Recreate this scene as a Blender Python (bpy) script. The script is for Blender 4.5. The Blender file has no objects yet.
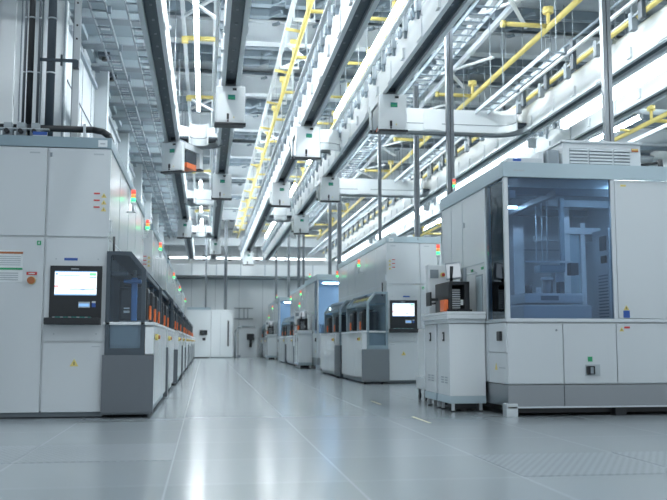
import bpy, bmesh, math, random
from mathutils import Vector, Matrix
random.seed(4)
S = bpy.context.scene
COL = S.collection
PI = math.pi
HC = 0.75          # eye height

# ------------------------------------------------------------ materials
def mat(name, col, rough=.5, metal=0., spec=.5, noise=0., nscale=3., emit=None, estr=0., bump=0., aniso=None):
    m = bpy.data.materials.new(name); m.use_nodes = True
    nt = m.node_tree; b = nt.nodes['Principled BSDF']
    b.inputs['Base Color'].default_value = (*col, 1)
    b.inputs['Roughness'].default_value = rough
    b.inputs['Metallic'].default_value = metal
    b.inputs['Specular IOR Level'].default_value = spec
    if emit:
        b.inputs['Emission Color'].default_value = (*emit, 1); b.inputs['Emission Strength'].default_value = estr
    if noise or bump:
        tc = nt.nodes.new('ShaderNodeTexCoord'); n = nt.nodes.new('ShaderNodeTexNoise')
        n.inputs['Scale'].default_value = nscale; n.inputs['Detail'].default_value = 4
        src = tc.outputs['Object']
        if aniso:
            mp = nt.nodes.new('ShaderNodeMapping'); mp.inputs['Scale'].default_value = aniso
            nt.links.new(src, mp.inputs[0]); src = mp.outputs[0]
        nt.links.new(src, n.inputs['Vector'])
        if noise:
            mx = nt.nodes.new('ShaderNodeMapRange'); mx.inputs[3].default_value = rough - noise; mx.inputs[4].default_value = rough + noise
            nt.links.new(n.outputs[0], mx.inputs[0]); nt.links.new(mx.outputs[0], b.inputs['Roughness'])
            r = nt.nodes.new('ShaderNodeMixRGB'); r.blend_type = 'MULTIPLY'; r.inputs[0].default_value = .10
            r.inputs[1].default_value = (*col, 1); nt.links.new(n.outputs[0], r.inputs[2]); nt.links.new(r.outputs[0], b.inputs['Base Color'])
        if bump:
            bp = nt.nodes.new('ShaderNodeBump'); bp.inputs['Strength'].default_value = bump; bp.inputs['Distance'].default_value = .01
            nt.links.new(n.outputs[0], bp.inputs['Height']); nt.links.new(bp.outputs[0], b.inputs['Normal'])
    return m
M = {}
M['white'] = mat('white_enamel', (.78, .82, .84), .22, 0, .55)
M['white'].node_tree.nodes['Principled BSDF'].inputs['Coat Weight'].default_value = .4
M['white'].node_tree.nodes['Principled BSDF'].inputs['Coat Roughness'].default_value = .12
M['shadewhite'] = mat('shaded_satin_panel', (.61, .65, .675), .36, 0, .45)  # greyed below the side white: dimmer light on the fronts put into the colour
M['band'] = mat('slate_blue_band', (.27, .36, .41), .4)
M['band2'] = mat('pale_slate', (.42, .52, .57), .4)
M['seam'] = mat('dark_seam', (.06, .075, .09), .6)
M['steel'] = mat('brushed_steel', (.30, .325, .345), .30, .85)
M['dsteel'] = mat('dull_steel', (.16, .18, .20), .34, .75)
M['alu'] = mat('aluminium', (.62, .67, .70), .35, .6)
M['rail'] = mat('rail_paint', (.78, .82, .84), .42, 0, .5, .05, 2)
M['railg'] = mat('grey_rail_paint', (.42, .48, .53), .42, .2)
M['black'] = mat('black_plastic', (.013, .016, .02), .4)
M['dark'] = mat('dark_slot', (.05, .066, .085), .45)
M['slot'] = mat('rail_slot', (.085, .11, .135), .45)
M['frame'] = mat('anthracite_frame', (.055, .075, .095), .38)
M['frameb'] = mat('slate_frame', (.25, .33, .38), .38)
M['orange'] = mat('orange_pod', (.80, .17, .045), .4)
M['yellow'] = mat('yellow_paint', (.72, .60, .20), .45)
M['red'] = mat('red_plate', (.55, .05, .05), .4)
M['green'] = mat('green_plate', (.03, .33, .14), .4)
M['teal'] = mat('teal_label', (.02, .22, .20), .4)
M['blue'] = mat('blue_plate', (.03, .10, .38), .4)
M['robot'] = mat('blue_robot', (.05, .17, .42), .35)
M['brown'] = mat('amber_button', (.42, .14, .05), .4)
M['paper'] = mat('white_paper', (.72, .76, .78), .7)
M['grey'] = mat('grey_ink', (.42, .47, .50), .6)
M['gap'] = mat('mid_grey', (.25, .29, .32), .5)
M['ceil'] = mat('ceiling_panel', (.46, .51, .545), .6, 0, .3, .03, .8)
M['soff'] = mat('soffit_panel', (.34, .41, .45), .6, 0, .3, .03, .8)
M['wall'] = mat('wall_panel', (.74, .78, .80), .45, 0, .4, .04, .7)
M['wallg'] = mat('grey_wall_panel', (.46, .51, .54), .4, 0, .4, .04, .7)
M['beam'] = mat('roof_steel', (.54, .59, .62), .5)
M['purl'] = mat('purlin_steel', (.20, .25, .29), .5)
M['tube'] = mat('led_tube', (1, 1, 1), .5, emit=(.88, .96, 1), estr=40)
M['tubef'] = mat('bright_led_tube', (1, 1, 1), .5, emit=(.88, .96, 1), estr=60)
M['tuben'] = mat('aisle_led_tube', (1, 1, 1), .5, emit=(.90, .96, 1), estr=45)
M['tubefill'] = mat('added_fill_tube', (1, 1, 1), .5, emit=(.90, .96, 1), estr=16)  # for the added ceiling fill rows only
M['tape'] = mat('faded_tape', (.50, .47, .30), .5)
M['tubem'] = mat('mid_led_tube', (1, 1, 1), .5, emit=(.86, .95, 1), estr=3.2)
M['tubes'] = mat('small_led_and_fill', (1, 1, 1), .5, emit=(.8, .92, 1), estr=26)
M['lred'] = mat('lamp_red', (.6, .1, .08), .4, emit=(1, .12, .08), estr=.5)
M['lamb'] = mat('lamp_amber', (.7, .35, .12), .4, emit=(1, .35, .1), estr=.35)
M['lgrn'] = mat('lamp_green', (.05, .8, .25), .4, emit=(.05, 1, .25), estr=1.3)
M['scr'] = mat('screen_white', (.1, .1, .1), .3, emit=(.80, .92, 1), estr=.95)
M['scrdim'] = mat('screen_dim', (.1, .1, .1), .3, emit=(.75, .85, .95), estr=.3)
M['scrb'] = mat('screen_blue', (.02, .05, .2), .3, emit=(.25, .5, .85), estr=.6)
M['scrg'] = mat('screen_green', (.02, .2, .05), .3, emit=(.2, .85, .35), estr=.8)
M['scrd'] = mat('screen_navy', (.01, .02, .06), .3, emit=(.02, .06, .2), estr=.6)

def glass(name, tint, refl=.06, rough=.02):
    m = bpy.data.materials.new(name); m.use_nodes = True
    nt = m.node_tree; nt.nodes.clear()
    o = nt.nodes.new('ShaderNodeOutputMaterial'); t = nt.nodes.new('ShaderNodeBsdfTransparent'); g = nt.nodes.new('ShaderNodeBsdfGlossy')
    f = nt.nodes.new('ShaderNodeFresnel'); a = nt.nodes.new('ShaderNodeMath'); mx = nt.nodes.new('ShaderNodeMixShader')
    t.inputs[0].default_value = (*tint, 1); g.inputs['Roughness'].default_value = rough; g.inputs[0].default_value = (.8, .9, 1, 1)
    f.inputs[0].default_value = 1.45; a.operation = 'ADD'; a.inputs[1].default_value = refl; a.use_clamp = True
    nt.links.new(f.outputs[0], a.inputs[0]); nt.links.new(a.outputs[0], mx.inputs[0])
    nt.links.new(t.outputs[0], mx.inputs[1]); nt.links.new(g.outputs[0], mx.inputs[2]); nt.links.new(mx.outputs[0], o.inputs[0])
    return m
M['glass'] = glass('blue_tinted_glass', (.60, .71, .84), .02)
M['glassc'] = glass('smoked_glass', (.88, .93, .97), 0)

def floor_mat():
    m = bpy.data.materials.new('polished_floor'); m.use_nodes = True
    nt = m.node_tree; b = nt.nodes['Principled BSDF']; L = nt.links.new
    tc = nt.nodes.new('ShaderNodeTexCoord'); mp = nt.nodes.new('ShaderNodeMapping')
    mp.inputs['Location'].default_value = (.19, -.89, 0)
    br = nt.nodes.new('ShaderNodeTexBrick'); br.offset = 0; br.squash = 1
    br.inputs['Scale'].default_value = 1; br.inputs['Brick Width'].default_value = .98; br.inputs['Row Height'].default_value = .98
    br.inputs['Mortar Size'].default_value = .0045; br.inputs['Bias'].default_value = 0; br.inputs['Mortar Smooth'].default_value = .2
    br.inputs['Color1'].default_value = (.30, .338, .36, 1); br.inputs['Color2'].default_value = (.318, .356, .38, 1); br.inputs['Mortar'].default_value = (.43, .47, .50, 1)
    L(tc.outputs['Object'], mp.inputs[0]); L(mp.outputs[0], br.inputs['Vector'])
    n = nt.nodes.new('ShaderNodeTexNoise'); n.inputs['Scale'].default_value = .9; n.inputs['Detail'].default_value = 6; L(tc.outputs['Object'], n.inputs['Vector'])
    n2 = nt.nodes.new('ShaderNodeTexNoise'); n2.inputs['Scale'].default_value = 160; L(tc.outputs['Object'], n2.inputs['Vector'])
    mx = nt.nodes.new('ShaderNodeMixRGB'); mx.blend_type = 'OVERLAY'; mx.inputs[0].default_value = 0; L(br.outputs[0], mx.inputs[1]); L(n2.outputs[0], mx.inputs[2])
    L(mx.outputs[0], b.inputs['Base Color'])
    r = nt.nodes.new('ShaderNodeMapRange'); r.inputs[3].default_value = .24; r.inputs[4].default_value = .34; L(n.outputs[0], r.inputs[0]); b.inputs['Roughness'].default_value = .19
    b.inputs['Specular IOR Level'].default_value = .6
    return m
M['floor'] = floor_mat()

def perf_mat():
    m = bpy.data.materials.new('perforated_panel'); m.use_nodes = True
    nt = m.node_tree; b = nt.nodes['Principled BSDF']; L = nt.links.new
    tc = nt.nodes.new('ShaderNodeTexCoord'); br = nt.nodes.new('ShaderNodeTexBrick'); br.offset = 0.5
    br.inputs['Scale'].default_value = 1; br.inputs['Brick Width'].default_value = .05; br.inputs['Row Height'].default_value = .045
    br.inputs['Mortar Size'].default_value = .013
    br.inputs['Color1'].default_value = (.22, .255, .28, 1); br.inputs['Color2'].default_value = (.24, .27, .295, 1); br.inputs['Mortar'].default_value = (.31, .345, .37, 1)
    L(tc.outputs['Object'], br.inputs['Vector']); L(br.outputs[0], b.inputs['Base Color']); b.inputs['Roughness'].default_value = .26
    return m
M['perf'] = perf_mat()

# ------------------------------------------------------------ mesh builder
class MB:
    def __init__(s): s.bm = bmesh.new(); s.mats = []
    def mi(s, m):
        if m not in s.mats: s.mats.append(m)
        return s.mats.index(m)
    def _fin(s, faces, m):
        i = s.mi(m)
        for f in faces: f.material_index = i
    def box(s, x0, x1, y0, y1, z0, z1, m='white', bev=0):
        x0, x1 = sorted((x0, x1)); y0, y1 = sorted((y0, y1)); z0, z1 = sorted((z0, z1))
        v = [s.bm.verts.new((x, y, z)) for x in (x0, x1) for y in (y0, y1) for z in (z0, z1)]
        idx = [(0, 1, 3, 2), (4, 6, 7, 5), (0, 4, 5, 1), (2, 3, 7, 6), (0, 2, 6, 4), (1, 5, 7, 3)]
        fs = [s.bm.faces.new([v[i] for i in q]) for q in idx]; s._fin(fs, m)
        if bev:
            es = list({e for f in fs for e in f.edges})
            r = bmesh.ops.bevel(s.bm, geom=es, offset=bev, segments=2, affect='EDGES', profile=.6); s._fin(r['faces'], m)
        return s
    def prism(s, pts, axis, lo, hi, m='white'):
        def P(a, b, c): return {'x': (c, a, b), 'y': (a, c, b), 'z': (a, b, c)}[axis]
        A = [s.bm.verts.new(P(a, b, lo)) for a, b in pts]; B = [s.bm.verts.new(P(a, b, hi)) for a, b in pts]
        n = len(pts); fs = [s.bm.faces.new(A), s.bm.faces.new(B[::-1])]
        fs += [s.bm.faces.new((A[i], B[i], B[(i+1) % n], A[(i+1) % n])) for i in range(n)]
        s._fin(fs, m); return s
    def ring(s, out, inn, axis, lo, hi, m='white'):   # a frame: outline with a matching hole
        def P(a, b, c): return {'x': (c, a, b), 'y': (a, c, b), 'z': (a, b, c)}[axis]
        V = [[s.bm.verts.new(P(a, b, c)) for a, b in q] for c in (lo, hi) for q in (out, inn)]
        n = len(out); fs = []
        for i in range(n):
            j = (i+1) % n
            fs += [s.bm.faces.new((V[0][i], V[0][j], V[1][j], V[1][i])), s.bm.faces.new((V[2][i], V[3][i], V[3][j], V[2][j])),
                   s.bm.faces.new((V[0][i], V[2][i], V[2][j], V[0][j])), s.bm.faces.new((V[1][i], V[1][j], V[3][j], V[3][i]))]
        s._fin(fs, m); return s
    def tube(s, p0, p1, r, m='white', seg=12, r2=None):
        p0, p1 = Vector(p0), Vector(p1); d = p1 - p0; L = d.length
        if L < 1e-6: return s
        q = d.to_track_quat('Z', 'Y').to_matrix().to_4x4()
        r_ = bmesh.ops.create_cone(s.bm, cap_ends=True, segments=seg, radius1=r, radius2=r if r2 is None else r2, depth=L, matrix=Matrix.Translation((p0+p1)/2) @ q)
        fs = {f for v in r_['verts'] for f in v.link_faces}; s._fin(fs, m)
        for f in fs:
            if len(f.verts) == 4: f.smooth = True
        return s
    def path(s, pts, r, m='white', seg=10):
        for a, b in zip(pts, pts[1:]): s.tube(a, b, r, m, seg)
        for p in pts[1:-1]:
            q = bmesh.ops.create_icosphere(s.bm, subdivisions=2, radius=r, matrix=Matrix.Translation(p))
            fs = {f for v in q['verts'] for f in v.link_faces}; s._fin(fs, m)
            for f in fs: f.smooth = True
        return s
    def beam(s, p0, p1, w, h, m='beam'):
        p0, p1 = Vector(p0), Vector(p1); d = (p1-p0); L = d.length; d.normalize()
        up = Vector((0, 0, 1)) if abs(d.z) < .95 else Vector((0, 1, 0))
        r = d.cross(up).normalized(); u = r.cross(d)
        v = [s.bm.verts.new(p + r*a*w/2 + u*b*h/2) for p in (p0, p1) for a, b in ((-1, -1), (1, -1), (1, 1), (-1, 1))]
        fs = [s.bm.faces.new([v[i] for i in q]) for q in ((0, 1, 2, 3), (7, 6, 5, 4), (0, 4, 5, 1), (1, 5, 6, 2), (2, 6, 7, 3), (3, 7, 4, 0))]
        s._fin(fs, m); return s
    def sweep(s, path, a, b, z0, z1, m='rail'):
        n = len(path); R = []
        for i, p in enumerate(path):
            t = (Vector(path[min(i+1, n-1)]) - Vector(path[max(i-1, 0)])).normalized(); nr = Vector((t.y, -t.x))
            R.append([s.bm.verts.new((p[0]+nr.x*o, p[1]+nr.y*o, z)) for o, z in ((a, z0), (b, z0), (b, z1), (a, z1))])
        fs = [s.bm.faces.new(R[0]), s.bm.faces.new(R[-1][::-1])]
        for A, B in zip(R, R[1:]):
            fs += [s.bm.faces.new((A[i], B[i], B[(i+1) % 4], A[(i+1) % 4])) for i in range(4)]
        s._fin(fs, m); return s
    def build(s, name, root=None, parent=None, label=None):
        off = root['_o'] if root is not None and '_o' in root else (0, 0, 0)
        if any(off): bmesh.ops.translate(s.bm, vec=-Vector(off), verts=s.bm.verts)
        bmesh.ops.recalc_face_normals(s.bm, faces=s.bm.faces)
        me = bpy.data.meshes.new(name); s.bm.to_mesh(me); s.bm.free()
        for m in s.mats: me.materials.append(M[m])
        o = bpy.data.objects.new(name, me); COL.objects.link(o)
        p = parent or root
        if p is not None: o.parent = p
        if label: o['label'] = label
        return o

def thing(name, label, cat, loc=(0, 0, 0), group=None):
    o = bpy.data.objects.new(name, None); COL.objects.link(o); o.empty_display_size = .1
    o.location = loc; o['label'] = label; o['category'] = cat; o['_o'] = list(map(float, loc))
    if group: o['group'] = group
    return o
def solo(mb, name, label, cat, group=None):      # a thing that is one mesh: origin moved to its base
    o = mb.build(name); vs = o.data.vertices
    lo = Vector([min(v.co[i] for v in vs) for i in range(3)]); hi = Vector([max(v.co[i] for v in vs) for i in range(3)])
    c = Vector(((lo.x+hi.x)/2, (lo.y+hi.y)/2, lo.z)); o.data.transform(Matrix.Translation(-c)); o.location = c
    o['label'] = label; o['category'] = cat
    if group: o['group'] = group
    return o
def rep(mb, name, root, pos, kind=None, label=None):   # equal parts of one thing, each an object; pos in world space, mesh around the origin
    off = Vector(root['_o']) if '_o' in root else Vector((0, 0, 0)); o = None
    bmesh.ops.recalc_face_normals(mb.bm, faces=mb.bm.faces)
    me = bpy.data.meshes.new(name); mb.bm.to_mesh(me); mb.bm.free()
    for m in mb.mats: me.materials.append(M[m])
    for p_ in pos:
        o = bpy.data.objects.new(name, me) if o is None else o.copy()
        COL.objects.link(o); o.parent = root; o.location = Vector(p_) - off
        if label: o['label'] = label
def struct(mb, name, parent=None):
    o = mb.build(name, parent=parent)
    if parent is None: o['kind'] = 'structure'
    return o
def dup(o, loc=None, rz=0, label=None, group=None, parent=None):
    c = o.copy(); COL.objects.link(c)
    if parent is not None: c.parent = parent
    if loc is not None: c.location = loc; c.rotation_euler = (0, 0, rz)
    if label: c['label'] = label
    if group: c['group'] = group
    for ch in [k for k in bpy.data.objects if k.parent == o]: dup(ch, parent=c)
    return c

# ------------------------------------------------------------ the room
WX, WY = -2.25, 14.2
YE = 47.0
b = MB(); b.box(-9, 15, -3, YE, -.1, 0, 'floor'); struct(b, 'floor')
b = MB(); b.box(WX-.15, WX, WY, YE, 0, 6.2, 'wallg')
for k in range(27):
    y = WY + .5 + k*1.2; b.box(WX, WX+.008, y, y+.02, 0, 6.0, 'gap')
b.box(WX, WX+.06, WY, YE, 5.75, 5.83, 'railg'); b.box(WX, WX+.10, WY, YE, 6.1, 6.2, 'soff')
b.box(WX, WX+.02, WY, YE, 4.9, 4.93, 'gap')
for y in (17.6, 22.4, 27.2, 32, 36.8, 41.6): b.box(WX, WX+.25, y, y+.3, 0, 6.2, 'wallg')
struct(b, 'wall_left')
b = MB(); b.box(-6, WX-.15, WY, WY+.15, 0, 6.2, 'wall'); 
for x in (-3.35, -2.98, -2.66): b.box(x, x+.018, WY-.01, WY, 0, 6.2, 'gap')
b.box(-2.62, -2.25, WY-.10, WY, 0, 6.2, 'wall', .01); b.box(-2.30, -2.27, WY-.12, WY-.10, 0, 6.2, 'gap')
b.box(-3.28, -3.05, WY-.08, WY, 0, 6.2, 'wall', .01)
struct(b, 'wall_side')
b = MB(); b.box(-6, 15, YE, YE+.15, 0, 7.3, 'wall')
b.box(WX, 15, YE-.02, YE, 4.05, 4.12, 'gap')
for k in range(12): b.box(-2+k*1.25, -1.985+k*1.25, YE-.01, YE, 0, 4.05, 'gap')
struct(b, 'wall_back')
b = MB(); b.box(15, 15.15, -3, YE, 0, 7.3, 'wall'); struct(b, 'wall_right')
b = MB(); b.box(-1.0, 15, -3, YE, 7.2, 7.35, 'ceil')
ceil = struct(b, 'ceiling')
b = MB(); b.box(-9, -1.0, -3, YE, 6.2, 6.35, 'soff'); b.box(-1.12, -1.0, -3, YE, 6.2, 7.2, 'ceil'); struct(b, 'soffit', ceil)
y = 9.2
while y < YE-1:
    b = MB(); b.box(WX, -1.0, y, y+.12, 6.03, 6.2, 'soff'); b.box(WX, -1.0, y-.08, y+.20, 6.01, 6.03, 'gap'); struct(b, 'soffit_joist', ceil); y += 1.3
# main beams
y = 9.5; BY = []
while y < YE-1:
    BY.append(y)
    b = MB(); b.box(-1, 15, y+.11, y+.15, 6.6, 7.0, 'beam'); b.box(-1, 15, y, y+.26, 6.58, 6.62, 'beam'); b.box(-1, 15, y, y+.26, 7.0, 7.03, 'beam')
    struct(b, 'roof_beam', ceil); y += 3.6
y = 8.0; k = 0
while y < YE-.5:
    if k % 4:
        b = MB(); b.box(-1, 15, y, y+.10, 7.02, 7.2, 'purl')
        for x in (.5, 1.3, 2.4, 4.4, 5.3, 8.2, 9.4):
            b.box(x+.2*math.sin(k), x+.62, y-.16, y+.02, 6.93, 7.06, 'purl')
            b.beam((x+.6, y, 6.98), (x+.85, y-.3, 6.98), .06, .06, 'purl')
        struct(b, 'purlin', ceil)
    y += .6; k += 1
for x in (-.46, .10, 1.40, 2.3, 3.9, 4.7, 5.1, 8.6, 10.2, 12.0):
    b = MB(); b.box(x-.035, x+.035, 8, YE-.3, 6.40, 6.50, 'beam'); struct(b, 'ceiling_channel', ceil)
def xbrace(x0, x1, y0, y1, z=6.35, w=.06):
    b = MB(); b.beam((x0, y0, z), (x1, y1, z), w, .04, 'rail'); b.beam((x0, y1, z+.045), (x1, y0, z+.045), w, .04, 'rail'); struct(b, 'cross_brace', ceil)
for y0 in (14.0, 20.2, 24.6, 28.5, 33.5, 38.5): xbrace(-.42, .14, y0, y0+1.0)
for y0 in (12.6, 16.4, 20, 23.6, 27.2, 33): xbrace(4.4, 5.6, y0, y0+2.0)
for y0 in (12.6, 17.6, 24.8): xbrace(8.6, 10.2, y0, y0+2.4)
for y0 in (11.2, 16.2, 23.2): xbrace(1.5, 2.3, y0, y0+1.5)

for k in range(26):
    b = MB(); yy = 9.0+k*1.3; b.box(1.40, 1.74, yy, yy+.05, 6.10, 6.15, 'beam'); b.box(1.38, 1.41, yy, yy+.04, 6.1, 6.4, 'beam'); b.box(1.73, 1.75, yy, yy+.04, 6.1, 6.6, 'beam'); struct(b, 'pipe_support', ceil)
# floor panels
def perf(x0, y0, lab):
    b = MB(); b.box(x0+.01, x0+.97, y0+.01, y0+.97, 0, .002, 'perf'); solo(b, 'perforated_floor_panel', lab, 'floor panel', )
Y0 = .89
perf(-1.17, Y0+.98*5, 'perforated grey floor panel in the left foreground beside the long aisle seam')
perf(-2.15, Y0+.98*5, 'perforated grey floor panel at the far left foreground, in front of the tall cabinet doors')
perf(1.77, Y0+.98*4, 'perforated grey floor panel in the right foreground in front of the glass machine')
perf(2.75, Y0+.98*4, 'perforated grey floor panel at the right edge of the foreground')
def tape(x, y, l, lab):
    b = MB(); b.box(x, x+.03, y, y+l, 0, .0015, 'tape'); solo(b, 'floor_tape', lab, 'tape')
tape(2.07, 8.1, .7, 'short faded yellow tape mark on the floor in front of the white loader cabinets')
tape(2.10, 10.6, .6, 'short faded yellow tape mark on the floor, the one further from the camera')

# ------------------------------------------------------------ lamps
def led(x, y0, y1, z, r, lab, m='tube', grp=None, hang=6.58):
    t = thing('led_strip_light', lab, 'light fixture', (x, y0, z), grp)
    b = MB(); b.tube((x, y0+.02, z), (x, y1-.02, z), r, m, 10); b.build('tube', t)
    b = MB(); b.box(x-r*1.1, x+r*1.1, y0, y1, z+r*.9, z+r*1.5, 'rail')
    for y in (y0, y1-.03): b.box(x-r, x+r, y, y+.03, z-r, z+r, 'rail')
    b.build('housing', t)
    n = max(2, int((y1-y0)/2.5)); b = MB(); b.tube((0, 0, 0), (0, 0, hang-z-r), .006, 'alu', 6)
    rep(b, 'hanger', t, [(x, y0+.1+(y1-y0-.2)*i/n, z+r) for i in range(n+1)])
def led_row(x, z, r, spans, where, m='tube', hang=6.58):
    words = ['overhead', 'nearest ahead', 'second nearest', 'third nearest', 'fourth nearest', 'fifth nearest', 'farthest']
    for i, (a, c) in enumerate(spans): led(x, a, c, z, r, 'LED strip light %s, %s of its row' % (where, words[min(i, 5)] if i < len(spans)-1 else 'farthest'), ('tubef' if m == 'tube' and a > 19.5 and x < 5 else 'tuben' if x < 0 and a > 9 else m), hang=hang)
led_row(-.21, 5.75, .035, [(1.5, 8.6), (9.5, 18.9), (20.4, 25), (27.3, 33.8), (36, 42)], 'between the two left overhead rails')
led_row(2.80, 5.75, .04, [(1.5, 9.0), (10.0, 19.0), (21, 24.2), (27.5, 33.6), (36, 42)], 'above the right centre overhead rails')
led_row(6.52, 4.75, .085, [(0.5, 6.2), (7.0, 15.2), (16.8, 24), (25.5, 33), (34.5, 42)], 'between the two rails at the far right', 'tubem', 5.5)
led_row(.62, 6.3, .035, [(6, 18), (19, 31), (32, 44)], 'added for fill under the ceiling right of the middle rail', 'tubefill')  # this and the next two rows: added fill, hidden from the camera by rails
led_row(2.40, 6.3, .035, [(6, 18), (19, 31), (32, 44)], 'added for fill under the ceiling right of the third rail', 'tubefill')
led_row(4.15, 6.25, .035, [(6, 18), (19, 31), (32, 44)], 'added for fill under the ceiling right of the broad rail', 'tubefill')
led_row(10.6, 6.3, .05, [(8, 18), (20, 30), (32, 42)], 'over the far right bay')
for yy, zz, nm in ((44.0, 4.9, ''),):  # lamp added to lift the brightness of the far wall
    t = thing('led_strip_light', 'added fill strip light crossing the hall to brighten the far wall', 'light fixture', (2, yy, zz))
    b = MB(); b.tube((-1.8, yy, zz), (7, yy, zz), .035, 'tubem', 10); b.build('tube', t)
    b = MB(); b.box(-1.85, 7.05, yy-.06, yy+.06, zz+.045, zz+.08, 'rail'); b.build('housing', t)
    b = MB(); b.tube((0, 0, 0), (0, 0, 6.1-zz), .006, 'alu', 6); rep(b, 'hanger', t, [(x, yy, zz+.08) for x in (-1.5, 1, 4, 6.5)])

# ------------------------------------------------------------ overhead rails
ZR = 4.65
def girder(path_or_x, y0, y1, name, lab, grp=None, tall=.48, br=True):
    x = path_or_x
    t = thing(name, lab, 'rail', (x, y0, ZR), grp)
    b = MB(); b.box(x-.14, x-.08, y0, y1, ZR, ZR+.05, 'rail'); b.box(x+.08, x+.14, y0, y1, ZR, ZR+.05, 'rail')
    b.box(x-.14, x-.11, y0, y1, ZR+.05, ZR+.42, 'rail'); b.box(x+.11, x+.14, y0, y1, ZR+.05, ZR+.42, 'rail')
    b.box(x-.14, x-.125, y0, y1, ZR+.44, ZR+tall, 'rail'); b.box(x+.125, x+.14, y0, y1, ZR+.44, ZR+tall*.8, 'railg')
    y = y0+.4
    while y < y1-.3:          # joint plates
        b.box(x-.155, x-.14, y, y+.28, ZR+.02, ZR+.30, 'rail'); b.box(x+.14, x+.155, y, y+.28, ZR+.02, ZR+.30, 'rail')
        b.box(x-.175, x-.14, y+1, y+1.12, ZR+.05, ZR+.20, 'rail')
        y += 1.9
    b.build('side_panels', t)
    b = MB(); b.box(x-.108, x+.108, y0+.01, y1-.01, ZR+.10, ZR+.14, 'slot')
    y = y0+.3
    while y < y1-.2: b.box(x-.015, x+.015, y, y+.05, ZR+.09, ZR+.10, 'gap'); y += .5
    b.build('dark_underside', t)
    b = MB(); b.box(x-.105, x-.08, y0, y1, ZR+.06, ZR+.10, 'gap'); b.box(x+.08, x+.105, y0, y1, ZR+.06, ZR+.10, 'gap'); b.build('power_strip', t)
    n = int((y1-y0-.9)/.75)
    b = MB(); b.box(-.06, 0, 0, .10, -.10, .12, 'gap'); b.box(-.05, -.01, .03, .06, -.2, .20, 'purl'); b.box(-.05, -.01, .30, .42, -.08, .02, 'purl'); b.box(-.04, 0, .5, .58, .0, .12, 'railg'); b.box(-.02, 0, .05, .56, -.01, .03, 'railg')
    if br: rep(b, 'bracket', t, [(x-.14, y0+.5+.75*k, ZR+tall) for k in range(n)])
    b = MB()
    for dx in (-.20, -.17, -.23): b.tube((x+dx, y0, ZR+tall+.14+.04*(dx+.26)), (x+dx, y1, ZR+tall+.14), .016, 'rail', 6)
    b.build('cable', t)
    b = MB(); b.box(-.16, .16, -.03, .03, 0, .04, 'rail')
    for dx in (-.13, .13): b.tube((dx, 0, -.1), (dx, 0, 6.6-ZR-tall), .009, 'gap', 6)
    rep(b, 'hanger', t, [(x, y0+.9+2.4*k, ZR+tall) for k in range(int((y1-y0-1)/2.4)+1)])
    return t
girder(-.70, 6.5, 43, 'overhead_rail', 'overhead transport rail nearest the left wall')
girder(.33, 6.5, 43, 'overhead_rail', 'overhead transport rail running up the middle, second from the left wall')
girder(1.79, 6.5, 43, 'overhead_rail', 'overhead transport rail third from the left wall, just right of the long yellow pipe')
girder(2.85, 6.5, 43, 'overhead_rail', 'broad overhead transport rail over the right row, with a black underside')
girder(5.98, 6.0, 43, 'overhead_rail', 'tall grey sided overhead rail over the glass machine at right', tall=.42, br=False)
girder(7.10, 6.0, 43, 'overhead_rail', 'outermost overhead rail at the upper right, beyond the wide strip light')

def arc(cx, cy, r, a0, a1, n=8): return [(cx+r*math.cos(math.radians(a0+(a1-a0)*i/n)), cy+r*math.sin(math.radians(a0+(a1-a0)*i/n))) for i in range(n+1)]
def link(xa, xb, y, da, db, lab, r=.45):
    """a cross rail from rail xa to rail xb at depth y; da/db = -1 leaves towards the camera, +1 away"""
    pa = arc(xa+.20+r, y+da*r, r, 180, 180-90*(-1 if da > 0 else 1)) if da < 0 else arc(xa+.20+r, y+r, r, 180, 270)
    pb = arc(xb-.20-r, y-r, r, 90, 0) if db < 0 else arc(xb-.20-r, y+r, r, 270, 360)
    P = pa + pb
    t = thing('cross_rail', lab, 'rail', ((xa+xb)/2, y, ZR))
    b = MB(); b.sweep(P, -.15, -.12, ZR+.0, ZR+.42, 'rail'); b.sweep(P, .12, .15, ZR+.0, ZR+.42, 'rail')
    b.sweep(P, -.158, -.15, ZR+.13, ZR+.145, 'gap'); b.sweep(P, .15, .158, ZR+.13, ZR+.145, 'gap')
    x = xa+1.1
    while x < xb-1: b.box(x, x+.35, y-.175, y-.15, ZR+.02, ZR+.40, 'rail'); x += 1.05
    b.build('side_panels', t)
    b = MB(); b.sweep(P, -.118, .118, ZR+.10, ZR+.14, 'dark'); b.sweep(P, -.155, -.10, ZR-.02, ZR-.002, 'gap'); b.build('dark_underside', t)
link(2.85, 5.98, 15.75, -1, -1, 'long grey cross rail bending into the right hand rail, behind the large overhead vehicle')
link(2.85, 5.98, 22.9, -1, -1, 'second grey cross rail further back, also bending into the right hand rail')
link(-.70, .33, 17.6, -1, -1, 'short curved cross rail between the two left rails, nearest the camera', .3)
link(-.70, .33, 25.2, -1, 1, 'short cross rail between the two left rails, in the middle distance', .3)
link(-.70, .33, 33.0, -1, -1, 'short cross rail between the two left rails, farthest away', .3)
link(1.79, 2.85, 17.6, -1, 1, 'short cross rail between the two centre right rails, nearest the camera', .3)
link(1.79, 2.85, 28.2, -1, -1, 'short cross rail between the two centre right rails, farther away', .3)

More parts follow.
